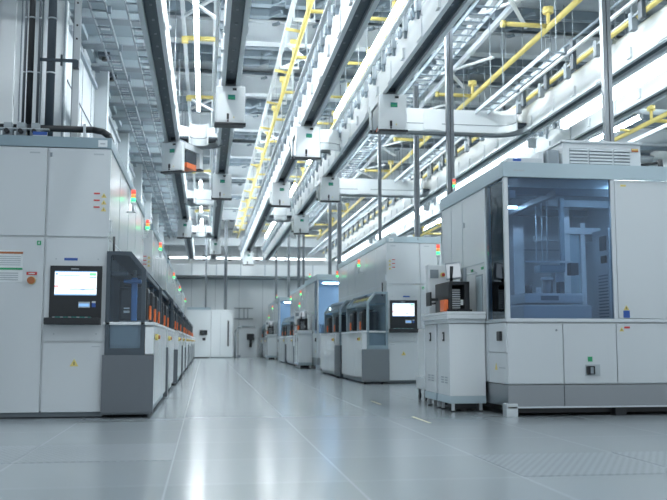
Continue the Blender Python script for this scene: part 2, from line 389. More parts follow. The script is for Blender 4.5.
# ------------------------------------------------------------ vehicles
def vehicle():
    t = thing('overhead_transport_vehicle', 'x', 'transport vehicle', (0, 0, 0))
    W, L, H = .45, .86, .60        # origin: top centre of the front face
    for k, (y0, y1) in enumerate(((0, .13), (L-.13, L))):
        b = MB(); b.box(-W/2, W/2, y0, y1, -H+k*.16, -.02, 'white', .025); b.box(-W/2+.03, W/2-.03, y0-.004 if not k else y1, y0 if not k else y1+.004, -H+.04+k*.16, -.09, 'white')
        o = b.build('cowl', t)
        if not k:
            c = MB(); c.box(-.04, .07, -.010, -.004, -.24, -.165, 'teal'); c.box(-.03, .06, -.012, -.010, -.225, -.20, 'green'); c.build('label', t, o, 'small teal label')
            c = MB(); c.box(.03, .09, -.012, 0, -.095, -.06, 'black'); c.build('sensor', t, o)
            c = MB(); c.box(-.055, -.02, -.03, -.004, -.55, -.46, 'black', .006); c.box(-.05, -.025, -.03, -.004, -.585, -.56, 'black'); c.build('latch', t, o)
            c = MB(); c.box(.04, .06, -.010, -.004, -.525, -.505, 'yellow'); c.build('marker', t, o)
    b = MB(); b.box(-W/2, W/2, .13, L-.13, -.14, -.02, 'rail'); b.box(-W/2+.03, -W/2+.05, .13, L-.13, -H+.12, -.14, 'dsteel'); b.build('hoist_frame', t)
    b = MB(); b.box(-W/2+.06, W/2-.03, .22, L-.22, -.38, -.15, 'dark', .01); b.build('gripper', t)
    b = MB(); b.box(-W/2+.07, W/2-.02, .24, L-.24, -.50, -.39, 'orange', .01); b.build('pod_lid', t, label='orange pod lid')
    for ya in (-.015, L-.13):
        b = MB(); b.box(-W/2-.01, W/2+.01, ya, ya+.145, -H-.03+(ya > 0)*.16, -H+.005+(ya > 0)*.16, 'black', .008); b.build('bumper', t)
    b = MB(); b.box(-.12, .12, .1, L-.1, -.02, .05, 'gap'); b.box(-.05, .05, .05, .25, .03, .08, 'dark'); b.box(-.05, .05, L-.25, L-.05, .03, .08, 'dark'); b.build('drive_unit', t)
    return t
v0 = vehicle(); used = False
RX = {'B': -.70, 'C': .33, 'D': 1.79, 'E': 2.87}
for rail, y, rz, lab in [('C', 13.18, 0, 'large white overhead vehicle with a teal label on the rail up the middle'),
                         ('B', 17.15, -.5, 'white overhead vehicle turned on the left rail, its open side showing an orange pod'),
                         ('D', 15.5, 0, 'white overhead vehicle hanging just right of the yellow pipe, nearest on that rail'),
                         ('E', 13.25, 0, 'large white overhead vehicle at the left end of the long grey cross rail'),
                         ('C', 20.3, 0, 'white overhead vehicle in the middle distance behind the large one on the middle rail'),
                         ('E', 20.3, 0, 'white overhead vehicle with teal label where the second grey cross rail begins'),
                         ('B', 28.2, 0, 'small white overhead vehicle far down the left rail, past the turned one'),
                         ('D', 21.2, 0, 'white overhead vehicle second along the rail right of the yellow pipe'),
                         ('E', 26.6, 0, 'small white overhead vehicle third along the broad right rail'),
                         ('C', 33.6, 0, 'tiny white overhead vehicle farthest along the middle rail'),
                         ('D', 37.8, 0, 'tiny white overhead vehicle farthest along the rail right of the yellow pipe')]:
    loc = (RX[rail], y, ZR+.01)
    if not used: v0.location = loc; v0.rotation_euler = (0, 0, rz); v0['label'] = lab; used = True; v0['group'] = 'overhead transport vehicles'
    else: dup(v0, loc, rz, lab, 'overhead transport vehicles')

# ------------------------------------------------------------ yellow pipes, trays
def ypipe(x, z, lab, r=.040, step=3.6, y0=8, y1=44, side=1, ln=1.1):
    t = thing('yellow_pipe', lab, 'pipe', (x, y0, z))
    b = MB(); b.tube((x, y0, z), (x, y1, z), r, 'yellow', 12); b.build('main_run', t)
    y = y0+1.3
    while y < y1-1:
        b = MB(); b.tube((x, y, z+.02), (x+side*ln, y, z+.02), r*.8, 'yellow', 10); b.tube((x+side*ln, y, z+.02), (x+side*(ln+.06), y, z+.02), r*1.2, 'yellow', 10)
        b.tube((x, y, z), (x, y, z+.30), r*.7, 'yellow', 8); b.tube((x, y, z+.24), (x, y, z+.34), r*1.8, 'yellow', 10)
        b.build('branch', t)
        if side > 0: b = MB(); b.tube((x, y+.9, z), (x-.28, y+.9, z+.04), r*.7, 'yellow', 8); b.build('branch', t)
        y += step
    b = MB(); b.tube((0, 0, 0), (0, 0, 7.04-z), .006, 'gap', 6); rep(b, 'hanger', t, [(x, y0+.4+2.4*k, z) for k in range(int((y1-y0-.9)/2.4)+1)])
ypipe(1.54, 5.95, 'long yellow pipe running up the ceiling left of centre', y0=9.8, side=1, step=2.3, ln=.42)
ypipe(5.57, 5.95, 'thick yellow pipe crossing the ceiling diagonally at upper right', .05, side=-1, ln=.75, step=4.2)
ypipe(3.12, 6.15, 'yellow pipe running alongside the right centre strip lights', .04, side=-1, ln=.7, step=2.4)
ypipe(9.4, 5.45, 'yellow pipe in the far right bay, above the vented roof box', .05, side=1, ln=1.2, step=4)
b = MB(); b.tube((5.72, 7, 5.13), (5.72, 43, 5.13), .035, 'yellow', 10); solo(b, 'yellow_pipe', 'yellow pipe lying along the top of the tall grey rail at right', 'pipe')
for i, y in enumerate((15.7, 19.6, 24.6, 28.3, 32.5, 37)):
    b = MB(); b.box(-.46, .18, y, y+.09, 6.22, 6.28, 'yellow'); b.box(-.5, -.38, y-.03, y+.12, 6.17, 6.26, 'yellow'); b.box(.10, .22, y-.03, y+.12, 6.17, 6.26, 'yellow')
    solo(b, 'yellow_crossbar', ['nearest', 'second', 'third', 'fourth', 'fifth', 'farthest'][i] + ' yellow crossbar above the strip light between the two left rails', 'crossbar')
def ladder(x0, x1, y0, y1, z, lab, m='gap', step=.28, hang=6.05):
    t = thing('cable_ladder', lab, 'cable tray', ((x0+x1)/2, y0, z))
    b = MB(); b.box(x0, x0+.02, y0, y1, z, z+.07, m); b.box(x1-.02, x1, y0, y1, z, z+.07, m); b.build('side_rails', t)
    w_ = x1-x0; n = min(98, int((y1-y0-.1)/step)); ys = [y0+.05+step*i for i in range(n)]
    b = MB(); b.box(.02, w_-.02, 0, .03, .01, .03, m); rep(b, 'rung', t, [(x0, y, z) for y in ys])
    b = MB(); b.box(.06, w_-.06, .07, .19, .03, .06, 'rail'); rep(b, 'cable_bundle', t, [(x0, y, z) for i, y in enumerate(ys) if i % 5 in (2, 3)])
    b = MB(); b.box(w_, w_+.05, 0, .08, 0, .1, 'purl'); rep(b, 'clip', t, [(x0, y, z) for y in ys[::5]])
    b = MB(); b.tube((.01, 0, 0), (.01, 0, hang-z), .007, m, 6); b.tube((w_-.01, 0, 0), (w_-.01, 0, hang-z), .007, m, 6)
    rep(b, 'hanger', t, [(x0, y0+.3+2.4*k, z) for k in range(int((y1-y0-.5)/2.4)+1)])
ladder(-1.82, -1.56, 8, 44, 5.8, 'cable ladder under the left soffit, nearer the wall', step=.36)
ladder(-1.27, -1.02, 8, 44, 5.8, 'cable ladder under the left soffit, beside the leftmost overhead rail', step=.36)
ladder(4.0, 4.38, 9, 40, 5.85, 'dark cable ladder just right of the broad overhead rail', 'purl', .32, 6.55)
ladder(4.95, 5.2, 12, 43, 5.0, 'light cable ladder left of the tall grey rail', 'railg', .4, 6.55)
# black service handrail above the right rail
t = thing('service_rail', 'black bracketed service rail running above the tall grey rail at right', 'rail', (5.66, 8, 5.3))
b = MB(); b.tube((5.66, 8, 5.47), (5.66, 43, 5.47), .025, 'purl', 8); b.tube((5.60, 8, 5.28), (5.60, 43, 5.28), .03, 'rail', 8); b.build('bar', t)
b = MB(); b.box(-.03, .03, 0, .12, -.30, .20, 'frame', .01); b.box(-.03, .05, .28, .38, -.36, -.12, 'gap'); b.box(-.02, .0, .1, .3, -.2, -.17, 'gap'); b.tube((0, .05, .1), (0, .05, 1.7), .006, 'gap', 6)
rep(b, 'bracket', t, [(5.66, 8.3+1.1*k, 5.3) for k in range(31)])
def smoke(x, y, lab):
    b = MB(); b.box(x-.11, x+.11, y-.13, y+.13, 6.12, 6.2, 'dark', .01); b.tube((x, y, 6.06), (x, y, 6.13), .05, 'black'); solo(b, 'ceiling_sensor', lab, 'sensor')
smoke(-2.02+.05, 16.7, 'small black sensor box on the left soffit, nearer the camera'); smoke(-2.02+.05, 18.0, 'small black sensor box on the left soffit, the second one along')

# ------------------------------------------------------------ support poles
def pole(x, y, z0, z1, w, lab, m='dsteel'):
    t = thing('support_pole', lab, 'pole', (x, y, z0))
    for s in (-1, 1):
        b = MB(); b.box(x+s*w*.28-w*.22, x+s*w*.28+w*.22, y-w*.4, y+w*.4, z0+.01, z1, m); b.build('channel', t)
    b = MB(); b.box(x-w*.12, x+w*.12, y-w*.2, y+w*.2, z0+.01, z1, 'black'); b.build('web', t)
    b = MB(); b.box(x-w*.9, x+w*.9, y-w*.9, y+w*.9, z0, z0+.015, 'alu'); b.box(x-w*.9, x+w*.9, y-w*.9, y+w*.9, z1, z1+.015, 'alu'); b.build('flange', t)
pole(4.84, 9.95, 2.62, 6.56, .105, 'tall steel support pole rising behind the vented box on the glass machine', 'steel')
pole(3.57, 12.5, 0, 6.56, .105, 'steel support pole right of the large overhead vehicle, behind the glass machine')
pole(4.13, 16.9, 2.72, 6.56, .10, 'steel support pole standing on the second right machine, nearer its front')
pole(3.98, 19.9, 2.72, 6.56, .075, 'thinner steel support pole standing toward the back of the second right machine')
pole(3.74, 24.6, 2.62, 6.56, .12, 'thicker of the twin support poles above the third right machine')
pole(3.47, 24.6, 2.62, 6.56, .09, 'thinner of the twin support poles above the third right machine')
pole(3.40, 32.4, 2.72, 6.56, .11, 'left one of the two far support poles above the fourth right machine')
pole(3.58, 32.4, 2.72, 6.56, .09, 'right one of the two far support poles above the fourth right machine')
pole(3.55, 38, 2.62, 6.56, .10, 'far support pole above the fifth right machine')
pole(3.40, 43.0, 2.72, 6.56, .10, 'far support pole above the last right machine')
pole(.0, 42.3, 2.37, 6.56, .08, 'far support pole above the white cabinet with a small screen')
pole(.93, 42.3, 2.27, 6.56, .15, 'far support pole above the white cabinet with a black slot')

# ------------------------------------------------------------ shared details
def triangle(b, x, y, z, s, n='y'):
    b.prism([(x-s/2, z), (x+s/2, z), (x, z+s*.87)], 'y', y-.004, y, 'yellow'); b.box(x-s*.05, x+s*.05, y-.006, y-.004, z+s*.15, z+s*.5, 'black')
def tower(root, x, y, z, n=3, h=.05, r=.028):
    b = MB(); b.tube((x, y, z), (x, y, z+.12), .012, 'alu', 8); b.tube((x, y, z+.10), (x, y, z+.13), r, 'white', 12); o = b.build('signal_tower', root)
    for i, m in enumerate(('lgrn', 'lamb', 'lred')):
        c = MB(); c.tube((x, y, z+.13+i*h), (x, y, z+.13+(i+1)*h-.004), r, m, 12); c.build('signal_lamp', root, o, ('green', 'amber', 'red')[i] + ' signal lamp')
    c = MB(); c.tube((x, y, z+.13+3*h), (x, y, z+.14+3*h), r, 'white', 12); c.build('cap', root, o)

def pod(x, y, z, s, lab):
    """wafer pod on a load port; s = +1 aisle lies towards +x, -1 towards -x"""
    t = thing('wafer_pod', lab, 'wafer pod', (x, y, z), 'wafer pods on the load ports')
    b = MB(); b.box(x-.15, x+.15, y-.17, y+.17, z+.015, z+.37, 'black', .03)
    for k in range(5): b.box(x-.153, x+.153, y-.12+k*.055, y-.105+k*.055, z+.07, z+.32, 'dark')
    b.build('shell', t)
    b = MB(); b.box(x-.14, x+.14, y-.16, y+.16, z+.002, z+.03, 'gap'); b.build('base_plate', t)
    b = MB(); b.box(x+s*.155, x+s*.18, y-.09, y-.02, z+.03, z+.18, 'orange', .01); b.build('side_handle', t, label='orange side handle')
    b = MB(); b.box(x-.07, x+.07, y-.07, y+.07, z+.37, z+.39, 'black'); b.box(x-.10, x+.10, y-.10, y+.10, z+.39, z+.405, 'black', .005); b.build('top_flange', t)
    return t

def console(root, sx, xf, u0, u1, y, z0, z1, detail=True):
    X = lambda u: xf + sx*u
    a, c = sorted((X(u0), X(u1))); w = c-a; h = z1-z0
    b = MB(); b.ring([(a, z0), (c, z0), (c, z1), (a, z1)], [(a+w*.09, z0+h*.5), (c-w*.10, z0+h*.5), (c-w*.10, z1-h*.09), (a+w*.09, z1-h*.09)], 'y', y-.022, y, 'black')
    b.box(a+w*.4, a+w*.55, y-.024, y-.022, z1-h*.06, z1-h*.045, 'grey')
    b.box(a-.03, c, y-.14, y-.022, z0, z0+.07, 'black', .012)
    o = b.build('console', root)
    b = MB(); b.box(a+w*.09, c-w*.10, y-.012, y-.008, z0+h*.5, z1-h*.09, 'scr')
    sx0, sx1, sz0, sz1 = a+w*.09, c-w*.10, z0+h*.5, z1-h*.09; sw, sh = sx1-sx0, sz1-sz0
    q = lambda l, r, t_, bt, m: b.box(sx0+sw*l, sx0+sw*r, y-.0135, y-.0115, sz0+sh*bt, sz0+sh*t_, m)
    q(0, 1, 1, .965, 'scrb'); q(.02, .07, .93, .84, 'scrb'); q(.82, .98, .93, .82, 'scrg'); q(.1, .6, .83, .80, 'scrb'); q(.82, .98, .76, .72, 'scrb')
    q(0, .09, .40, .345, 'lred'); q(0, 1, .30, .285, 'grey'); q(.35, .95, .26, .23, 'scrb'); q(0, 1, .05, 0, 'scrb'); q(.62, .72, .24, .20, 'grey')
    for k in range(3): q(.1+.0*k, .95, .66-.1*k, .655-.1*k, 'grey')
    b.build('screen', root, o, 'bright display screen')
    b = MB(); b.box(a+w*.56, a+w*.78, y-.027, y-.022, z0+h*.29, z0+h*.39, 'grey'); b.box(a+w*.57, a+w*.77, y-.029, y-.027, z0+h*.31, z0+h*.36, 'scrb'); b.build('card_reader', root, o)
    b = MB(); b.box(a+w*.82, a+w*.89, y-.03, y-.022, z0+h*.30, z0+h*.37, 'blue'); b.box(a+w*.82, a+w*.89, y-.03, y-.022, z0+h*.37, z0+h*.40, 'alu'); b.build('key_switch', root, o)
    b = MB()
    for r in range(3):
        for k in range(14):
            kx = a+w*.1+k*w*.052; b.box(kx, kx+w*.04, y-.13+.03*r, y-.11+.03*r, z0+.07, z0+.078, 'teal' if (k+r) % 3 else 'grey')
    b.build('keyboard', root, o)
    return o

def chamfer_frame(root, sx, xf, y, mt='frame', gl=True, d=.07, z0=.62, zt=1.66, robot=False, zin=None):
    X = lambda u: xf + sx*u
    ztop = zt; t = .042
    out = [(X(.48), z0), (X(.09), z0), (X(.09), ztop-.18), (X(.24), ztop), (X(.48), ztop)]
    inn = [(X(.48-t), z0+t*1.6), (X(.09+t), z0+t*1.6), (X(.09+t), ztop-.18-t*.4), (X(.24+t*.4), ztop-t), (X(.48-t), ztop-t)]
    b = MB(); b.ring(out, inn, 'y', y, y+d, mt); o = b.build('end_frame', root)
    if gl:
        b = MB(); b.prism(inn, 'y', y+d*.4, y+d*.4+.006, 'glassc'); b.build('glass_pane', root, o)
    return o

def bench(root, sx, xf, y0, y1, mt, stainless=True, ports=2, H=.95, tag=''):
    X = lambda u: xf + sx*u
    b = MB(); b.box(X(0), X(.5), y0+(.075 if stainless else .02), y1, .10, H-.03, 'white', .006); b.box(X(.03), X(.5), y0+.05, y1-.02, .03, .10, 'gap')
    n = 3
    for k in range(1, n): yy = y0+(y1-y0)*k/n; b.box(X(0)-sx*.002, X(0)+sx*.004, yy, yy+.012, .12, H-.06, 'grey')
    b.build('bench_cabinet', root)
    b = MB(); b.box(X(-.01), X(.5), y0, y1+.01, H-.03, H, 'rail', .005); b.build('bench_top', root)
    b = MB()
    for yy in (y0+.15, y1-.2):
        for u in (.08, .40): b.tube((X(u), yy, 0), (X(u), yy, .06), .022, 'black', 10)
    b.build('foot', root)
    if stainless:
        b = MB(); b.box(X(-.005), X(.5), y0-.012, y0+.075, .05, .62, 'dsteel' if mt == 'frame' else 'steel', .003); b.build('kick_plate', root, label='brushed steel end plate')
        b = MB(); b.box(X(0), X(.085), y0, y0+.075, .63, .90, 'white'); b.build('corner_panel', root)
    b = MB(); yy = y0+.22; b.tube((X(-.004), yy, .80), (X(-.035), yy, .80), .032, 'yellow', 14); b.tube((X(-.03), yy, .80), (X(-.055), yy, .80), .020, 'brown', 14); b.build('stop_button', root, label='round yellow and red stop button')
    # port back plate and hood
    b = MB(); b.box(X(.44), X(.5), y0+.08, y1-.02, H, 1.42, 'frame' if mt == 'frame' else 'band'); b.box(X(.28), X(.5), y0+.08, y1-.02, 1.42, 1.46, mt)
    for k in range(1, ports+1):
        yy = y0+.12+(y1-y0-.2)*k/ports; b.box(X(.12), X(.44), yy-.02, yy+.02, H, 1.42, mt)
    b.build('load_port_wall', root)

ORD = ['first', 'second', 'third', 'fourth', 'fifth', 'sixth']
def chamfer_tool(side, y0, desc, group, H=2.72, blen=(2.9, 2.6), body=1.6, bodylen=5.6, mt='frame', detail=True, gapcol=.35, npods=(2, 2), lab=None, band='band', bev=.006, towers=((2.3,), )):
    sx = -1 if side == 'L' else 1; xf = (-.51 if y0 < 10 else -.47) if side == 'L' else 2.80
    X = lambda u: xf + sx*u
    U0, U1 = .47, .47+body
    root = thing('process_tool', lab, 'machine', (X(U0+body/2), y0+bodylen/2, 0), group)
    yf = y0+.06
    b = MB(); b.box(X(U0+.01), X(U1), yf+.02, y0+bodylen, .07, H, 'white'); b.box(X(U0+.03), X(U1-.03), yf+.06, y0+bodylen-.05, .01, .07, 'gap')
    k = 1.15
    while k < bodylen-.3:
        b.box(X(U0+.01)-sx*.003, X(U0+.02), y0+k, y0+k+.012, .9, H-.02, 'grey'); k += 1.15
    b.box(X(U0+.01)-sx*.003, X(U0+.02), yf+.1, y0+bodylen-.01, 1.80, 1.812, 'grey')
    o = b.build('body', root)
    b = MB(); b.box(X(U0-.005), X(U1), yf-.015, y0+bodylen, H, H+.11, band, .004); b.build('top_band', root)
    b = MB(); b.box(X(U0+.04), X(U0+.13), yf-.02, yf-.015, H+.015, H+.085, 'paper'); b.box(X(U0+.06), X(U0+.11), yf-.022, yf-.02, H+.04, H+.055, 'grey'); b.build('number_plate', root)
    # front doors: column A (with console), columns B, C ...
    cols = [(U0, U0+.61)]; u = U0+.63
    while u < U1-.1: cols.append((u, min(u+.62, U1))); u += .64
    for ci, (a, c) in enumerate(cols):
        for di, (za, zb) in enumerate(((1.81, H-.01), (.76, 1.79), (.06, .74)) if ci == 0 else ((1.81, H-.01), (.06, 1.79))):
            b = MB(); b.box(X(a), X(c), yf-.012, yf+.02, za, zb, 'shadewhite', .004)
            if di == 0: b.box(X(a+.07), X(a+.17), yf-.015, yf-.012, zb-.06, zb-.045, 'grey')
            if di == 0 and ci == 0:
                for i, zz in enumerate((2.09, 2.16, 2.23)):
                    triangle(b, X(a+.06), yf-.012, zz-.02, .055); b.box(X(a+.10), X(a+.16), yf-.016, yf-.012, zz+.015, zz+.03, 'red')
                b.box(X(c-.01), X(c-.03), yf-.03, yf-.012, 2.62, 2.66, 'gap'); b.tube((X(c-.02), yf-.02, 1.93), (X(c-.02), yf-.03, 1.93), .012, 'alu')
            if ci == 0 and di == 1:
                b.box(X(.77), X(.90), yf-.016, yf-.012, 1.565, 1.59, 'blue')
                for uu in (a+.1, c-.1):
                    for zz in (1.58, .83): b.tube((X(uu), yf-.016, zz), (X(uu), yf-.011, zz), .008, 'grey', 8)
            if ci == 0 and di == 2:
                triangle(b, X((a+c)/2), yf-.012, .51, .085); b.box(X(a+.06), X(a+.14), yf-.015, yf-.012, .70, .708, 'grey')
            if ci == 1 and di == 1:
                b.box(X(a+.03), X(a+.07), yf-.016, yf-.012, 1.715, 1.76, 'green'); b.box(X(a+.045), X(a+.055), yf-.018, yf-.016, 1.725, 1.75, 'paper')
                if detail:
                    b.box(X(a+.20), X(a+.56), yf-.016, yf-.012, 1.34, 1.66, 'paper'); b.box(X(a+.20), X(a+.56), yf-.019, yf-.016, 1.625, 1.645, 'brown'); b.box(X(a+.20), X(a+.56), yf-.019, yf-.016, 1.465, 1.485, 'green')
                    for i in range(5): b.box(X(a+.22), X(a+.54), yf-.018, yf-.016, 1.51+i*.021, 1.517+i*.021, 'grey')
                    for i in range(4): b.box(X(a+.24), X(a+.53), yf-.018, yf-.016, 1.36+i*.022, 1.37+i*.022, 'grey')
            dr = b.build('door', root)
            if ci == 1 and di == 1 and detail:
                c_ = MB(); c_.box(X(a+.06), X(a+.16), yf-.018, yf-.012, 1.415, 1.445, 'red'); c_.box(X(a+.08), X(a+.14), yf-.02, yf-.018, 1.425, 1.435, 'paper'); c_.build('warning_plate', root, dr)
                c_ = MB(); c_.tube((X(a+.11), yf-.012, 1.36), (X(a+.11), yf-.03, 1.36), .04, 'yellow', 18); c_.tube((X(a+.11), yf-.03, 1.36), (X(a+.11), yf-.06, 1.36), .036, 'brown', 18); c_.build('stop_button', root, dr, 'round amber stop button')
    console(root, sx, xf, U0+.055, U0+.56, yf-.012, .92, 1.51)
    b = MB(); b.box(X(U0-.0), X(U0-.02), yf-.01, yf+.03, 1.86, 1.98, 'alu'); b.build('hinge', root)
    b = MB(); b.tube((X(U0-.02), yf+.3, 1.60), (X(U0-.02), yf+.3, 1.85), .012, 'black', 8); b.build('grab_bar', root)
    # benches
    yb = y0
    for bi, L in enumerate(blen):
        bench(root, sx, xf, yb, yb+L, mt, True if bi == 0 else False, ports=npods[bi])
        chamfer_frame(root, sx, xf, yb, mt); chamfer_frame(root, sx, xf, yb+L-.10, mt)
        # side glazing rail under the hood edge
        b = MB(); b.box(X(.10), X(.13), yb+.07, yb+L-.1, 1.43, 1.475, mt); b.prism([(X(.24), 1.64), (X(.48), 1.64), (X(.48), 1.66), (X(.24), 1.66)], 'y', yb+.07, yb+L-.1, mt); b.build('hood_rail', root)
        b = MB(); b.prism([(X(.105), 1.475), (X(.115), 1.475), (X(.25), 1.645), (X(.24), 1.645)], 'y', yb+.07, yb+L-.1, 'glassc'); b.build('hood_glass', root)
        n = npods[bi]
        for k in range(n):
            yy = yb+.12+(L-.2)*(k+.5)/n
            pod(X(.24), yy, .952, -sx, '%s black and orange wafer pod on the %s bench of the %s' % (ORD[k], ('near', 'far')[bi], desc))
        if bi == 0:
            b = MB(); b.box(X(-.025), X(.3), yb+L+.03, yb+L+gapcol-.02, .03, .68, 'dark' if side == 'R' else 'dsteel', .004); b.build('service_column', root, label='dark service column')
        yb += L+gapcol
    if detail:        # loader robot behind the end pane
        b = MB(); b.box(X(.20), X(.26), y0+.34, y0+.40, .97, 1.42, 'robot', .01); b.box(X(.16), X(.34), y0+.32, y0+.42, 1.36, 1.40, 'robot', .01); b.tube((X(.23), y0+.37, 1.40), (X(.23), y0+.37, 1.50), .02, 'dsteel')
        b.box(X(.27), X(.33), y0+.31, y0+.315, 1.05, 1.075, 'paper'); b.box(X(.27), X(.33), y0+.31, y0+.315, 1.09, 1.105, 'paper'); b.build('loader_arm', root, label='blue loader arm')
    b = MB(); b.box(X(.13), X(.45), y0+.055, y0+.065, .67, .93, 'band2'); b.build('inner_panel', root)
    for ty in towers[0]: tower(root, X(U0-.07), y0+ty, H-.36)
    for ty in towers[0]:
        b = MB(); b.box(X(U0-.10), X(U0+.02), y0+ty-.02, y0+ty+.02, H-.37, H-.355, 'alu'); b.build('lamp_bracket', root)
    # roof clutter
    if detail or side == 'R':
        b = MB(); r = random.Random(int(y0*10))
        for i in range(7):
            xx = U0+.15+i*(body-.3)/7; hh = r.uniform(.05, .14); b.box(X(xx), X(xx+.12), y0+r.uniform(.3, .8), y0+r.uniform(.9, 1.4), H+.11, H+.11+hh, r.choice(['white', 'grey', 'gap']), .01)
        b.tube((X(U0+.1), y0+1.6, H+.17), (X(U1-.1), y0+1.6, H+.17), .03, 'alu'); b.build('roof_fittings', root)
    return root

G = 'chamfered process tools with glass ended load ports'
chamfer_tool('L', 9.05, 'nearest left tool', G, body=2.2, bodylen=5.1, blen=(2.9, 2.6), npods=(3, 2), towers=((2.05, 4.8),), lab='large grey fronted process tool at the left edge with lit console and dark glass bay')
chamfer_tool('L', 15.7, 'second left tool', G, body=1.2, bodylen=6.0, blen=(2.7, 2.6), npods=(2, 1), detail=False, towers=((1.3,),), lab='white process tool second in the left row')
chamfer_tool('L', 22.4, 'third left tool', G, body=1.2, bodylen=6.0, blen=(2.7, 2.6), npods=(2, 1), detail=False, towers=((2.0,),), lab='white process tool third in the left row')
chamfer_tool('L', 29.2, 'fourth left tool', G, body=1.2, bodylen=6.0, blen=(2.7, 2.6), npods=(2, 1), detail=False, towers=((1.0,),), lab='white process tool fourth in the left row')
chamfer_tool('L', 35.8, 'last left tool', G, body=1.2, bodylen=5.6, blen=(2.6, 2.3), npods=(2, 2), detail=False, towers=((3.0,),), lab='white process tool last in the left row, before the white end cabinets')
chamfer_tool('R', 15.7, 'second right machine', G, H=2.57, body=2.6, bodylen=6.0, mt='frameb', blen=(2.4, 2.5), npods=(2, 2), gapcol=.9, detail=False, towers=((2.6, 5.7),), band='band2', lab='white process tool second in the right row with a console and grey framed glass bay')
chamfer_tool('R', 28.3, 'fourth right machine', G, H=2.57, body=2.6, bodylen=6.0, mt='frameb', blen=(2.4, 2.5), npods=(2, 2), gapcol=.6, detail=False, towers=((1.5, 5),), band='band2', lab='white process tool fourth in the right row with a steel end plate')
chamfer_tool('R', 41.0, 'last right machine', G, H=2.57, body=2.6, bodylen=5.2, mt='frameb', blen=(2.4, 2.0), npods=(2, 1), gapcol=.5, detail=False, towers=((1.5,),), band='band2', lab='white process tool at the far end of the right row')

# hoses and pipe clamps on the near left tool
H0 = 2.83
b = MB(); pts = [(-2.9, 9.35, 2.97), (-1.20, 9.35, 2.97), (-1.10, 9.35, 2.955), (-1.035, 9.35, 2.91), (-1.01, 9.35, 2.83)]
b.path(pts, .035, 'black', 14); 
for x in (-1.28, -1.95): b.box(x-.012, x+.012, 9.30, 9.40, 2.83, 3.02, 'alu')
solo(b, 'black_hose', 'thick black hose lying across the top of the left process tool', 'hose')
t = thing('pipe_manifold', 'row of grey pipe clamps on top of the left process tool', 'manifold', (-2.2, 9.25, H0))
for i in range(8):
    b = MB(); x = -2.75+i*.135; b.box(x, x+.10, 9.18, 9.26, H0, H0+.09, 'gap', .008); b.box(x+.01, x+.09, 9.18, 9.26, H0+.10, H0+.155, 'grey', .008); b.tube((x+.05, 9.12, H0+.055), (x+.05, 9.18, H0+.055), .024, 'black'); b.build('clamp', t)
b = MB(); b.box(-2.78, -1.62, 9.19, 9.25, H0+.09, H0+.10, 'alu'); b.build('bar', t)
b = MB(); b.box(-1.76, -1.62, 9.10, 9.105, 2.84, 2.875, 'blue'); b.box(-1.76, -1.62, 9.105, 9.12, H0, 2.875, 'alu'); solo(b, 'blue_plate', 'small blue plate standing on the left process tool below the hose', 'sign')
for x, r, m, lab in ((-1.885, .032, 'black', 'black vertical pipe at the upper left, the leftmost dark one'), (-1.80, .014, 'dsteel', 'thin steel vertical pipe between the two black ones at the upper left'), (-1.945, .014, 'dsteel', 'thin steel vertical pipe at the upper left, leftmost of the four'),
                     (-1.675, .045, 'frame', 'thick dark vertical pipe at the upper left, above the blue plate')):
    b = MB(); b.tube((x, 9.5, H0), (x, 9.5, 6.2), r, m, 14)
    for z in (3.6, 4.2, 4.8, 5.4): b.tube((x, 9.5, z), (x, 9.5, z+.015), r*1.15, 'alu', 14)
    solo(b, 'vertical_pipe', lab, 'pipe')
b = MB(); b.box(-1.78, -1.40, 9.44, 9.455, 3.72, 3.755, 'frame'); b.box(-1.44, -1.38, 9.42, 9.50, 3.66, 3.74, 'frame'); b.tube((-1.56, 9.45, 3.68), (-1.56, 9.45, 3.8), .012, 'frame'); solo(b, 'pipe_bracket', 'dark horizontal bracket fixed to the thick pipe at the upper left', 'bracket')
b = MB(); b.box(-1.45, -1.38, 9.5, 9.56, H0, 6.2, 'rail', .004); b.box(-1.455, -1.445, 9.49, 9.5, H0, 6.2, 'gap')
for z in (4.0, 4.15, 4.4, 4.5): b.tube((-1.415, 9.49, z), (-1.415, 9.50, z), .01, 'black')
solo(b, 'cable_post', 'light square post with small bolts right of the dark pipes', 'post')

